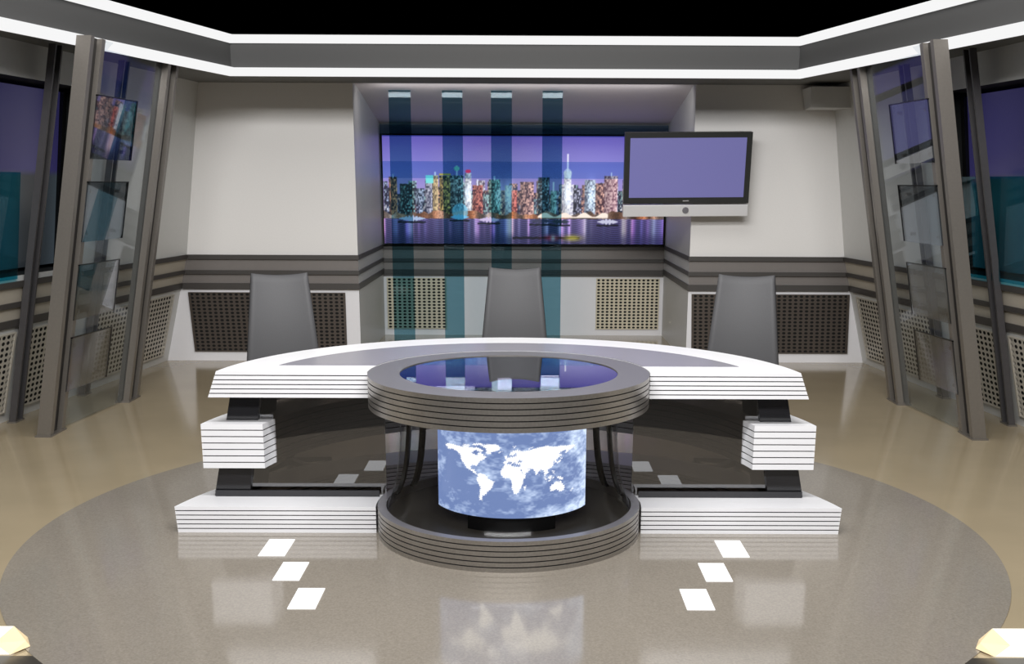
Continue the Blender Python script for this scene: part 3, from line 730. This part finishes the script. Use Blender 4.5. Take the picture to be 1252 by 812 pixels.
scr = grid_picture('map_screen', worldmap, lambda s, t: (.018 + MR * math.sin((s - .5) * 2 * MA), -MR * math.cos((s - .5) * 2 * MA), .186 + (.688 - .186) * t), 330, 190, M['map'], dr)
bm = bmesh.new()
lathe(bm, [(MR - .006, .180, 0), (MR - .022, .180, 0), (MR - .022, .688, 0), (MR - .006, .688, 0)], 64, True, .018, 0, -PI / 2 - MA, -PI / 2 + MA)
link('screen_backing', bm, M['charcoal'], dr)
bm = bmesh.new()
lathe(bm, [(MR - .012, .111, 0), (MR - .02, .111, 0), (MR - .02, .180, 0), (MR - .012, .180, 0)], 64, True, .018, 0, -PI / 2 - MA * .5, -PI / 2 + MA * .5)
link('screen_foot', bm, M['black'], dr)

# ------------------------------------------------------------------ chairs
def cushion(bm, W0, W1, H, T, bow, nx=24, nz=30, dip=.0):
    """upright pad, W0 wide at the bottom and W1 at the top, with soft edges and a curved back"""
    front = []; back = []
    for j in range(nz + 1):
        t = j / nz; rf = []; rb = []
        for i in range(nx + 1):
            a = i / nx * 2 - 1
            wv = W0 + (W1 - W0) * t
            z = H * t - dip * (1 - a * a) * (t ** 6)
            e = min(1, (1 - abs(a)) / .09) if abs(a) < 1 else 0
            e2 = min(1, (1 - t) / .035, t / .035)
            puff = T * .5 * (.45 + .55 * max(0, e) ** .5) * (.45 + .55 * max(0, e2) ** .5)
            y = -bow * (abs(a) ** 2) + .05 * math.sin(t * PI) * -1
            rf.append(bm.verts.new((a * wv / 2, y - puff, z))); rb.append(bm.verts.new((a * wv / 2, y + puff * .6 + .004, z)))
        front.append(rf); back.append(rb)
    for G, flip in ((front, 0), (back, 1)):
        for j in range(nz):
            for i in range(nx):
                f = (G[j][i], G[j][i + 1], G[j + 1][i + 1], G[j + 1][i]); bm.faces.new(f if not flip else f[::-1])
    for j in range(nz):
        for i in (0, nx): bm.faces.new((front[j][i], front[j + 1][i], back[j + 1][i], back[j][i]))
    for i in range(nx):
        for j in (0, nz): bm.faces.new((front[j][i], front[j][i + 1], back[j][i + 1], back[j][i]))
def make_chair():
    t = empty('office_chair')
    bm = bmesh.new(); cushion(bm, .50, .345, .80, .075, .03, dip=.015)
    bm.transform(Matrix.Translation((0, .0, .44)) @ Matrix.Rotation(math.radians(-5), 4, 'X'))
    b = link('backrest', bm, M['leather'], t, smooth=True)
    bm = bmesh.new()      # dark shell behind the pad
    cushion(bm, .505, .352, .80, .03, .03, dip=.012)
    bm.transform(Matrix.Translation((0, .034, .438)) @ Matrix.Rotation(math.radians(-5), 4, 'X'))
    link('back_shell', bm, M['piping'], b, smooth=True)
    bm = bmesh.new(); box(bm, -.235, .235, -.46, -.02, .41, .49); bevel(bm, .03, 3); link('seat', bm, M['leather'], t, smooth=True)
    bm = bmesh.new(); bmesh.ops.create_cone(bm, cap_ends=True, segments=20, radius1=.035, radius2=.028, depth=.33, matrix=Matrix.Translation((0, -.23, .245))); link('gas_column', bm, M['steel'], t)
    for k in range(5):
        a = 2 * PI * k / 5 + .3; R_ = Matrix.Translation((0, -.23, 0)) @ Matrix.Rotation(a, 4, 'Z')
        bm = bmesh.new(); hexa(bm, [(.0, -.025, .07), (.28, -.015, .06), (.28, .015, .06), (.0, .025, .07), (.0, -.025, .11), (.28, -.015, .08), (.28, .015, .08), (.0, .025, .11)])
        bm.transform(R_); lg = link('base_leg', bm, M['steel'], t)
        bm = bmesh.new(); bmesh.ops.create_cone(bm, cap_ends=True, segments=16, radius1=.03, radius2=.03, depth=.04, matrix=R_ @ Matrix.Translation((.27, 0, .031)) @ Matrix.Rotation(PI / 2, 4, 'X'))
        link('caster', bm, M['black'], lg)
    return t
c0 = make_chair()
for i, (x, y, a, lb) in enumerate(((0.015, 7.55, 0, 'grey leather chair with tapered back behind the middle of the desk'),
        (-1.455, 7.0, 13, 'grey leather chair with tapered back behind the left end of the desk'),
        (1.475, 7.0, -13, 'grey leather chair with tapered back behind the right end of the desk'))):
    o = c0 if i == 0 else copy_tree(c0)
    o.location = (x, y, .0); o.rotation_euler.z = math.radians(a)
    tag(o, lb, 'chair', 'grey leather chairs behind the desk')

# ------------------------------------------------------------------ light tiles in the floor
rows = (((-1.231, -1.10), (5.173, 5.43), 'nearest the desk'), ((-1.085, -.961), (4.829, 5.078), 'middle'), ((-.943, -.822), (4.476, 4.724), 'nearest the camera'))
for s in (-1, 1):
    for (x0, x1), (y0, y1), lb in rows:
        if s > 0: x0, x1 = -x1 - .035, -x0 - .035
        sh = 0
        bm = bmesh.new(); box(bm, x0, x1, y0, y1, .0041, .0075)
        o = link('light_tile', bm, M['tile'])
        tag(o, 'glowing white floor tile, %s of the three on the %s' % (lb, 'left' if s < 0 else 'right'), 'floor light', 'glowing tiles in the floor')

# ------------------------------------------------------------------ low box lamps at the picture's bottom corners
for s in (-1, 1):
    t = empty('floor_lamp_box', (s * 2.05, 4.05, 0)); tag(t, 'low glowing white box lamp on the floor at the bottom %s corner' % ('left' if s < 0 else 'right'), 'lamp')
    xa, xb = -.075, .5          # inner end and outer end, measured outwards
    bm = bmesh.new()
    hexa(bm, [(s * (xa - .055), -.06, .0065), (s * xb, -.075, .0065), (s * xb, .125, .0065), (s * (xa - .05), .11, .0065), (s * xa, -.06, .055), (s * xb, -.06, .055), (s * xb, .11, .055), (s * xa, .11, .055)])
    bevel(bm, .003); link('diffuser', bm, M['lamp_glow'], t)
    bm = bmesh.new()            # cream wedge closing the inner end
    for x, y, z in ((xa - .056, -.06, .0065), (xa - .001, -.06, .055), (xa - .001, .11, .055), (xa - .051, .11, .0065), (xa - .10, .02, .0065), (xa - .085, .02, .03)): bm.verts.new((s * x, y, z))
    bmesh.ops.convex_hull(bm, input=bm.verts[:]); link('end_cap', bm, M['lamp_side'], t)
    newbox('foot', M['black'], t, min(s * .0, s * .45), max(s * .0, s * .45), -.05, .10, .0017, .0064)
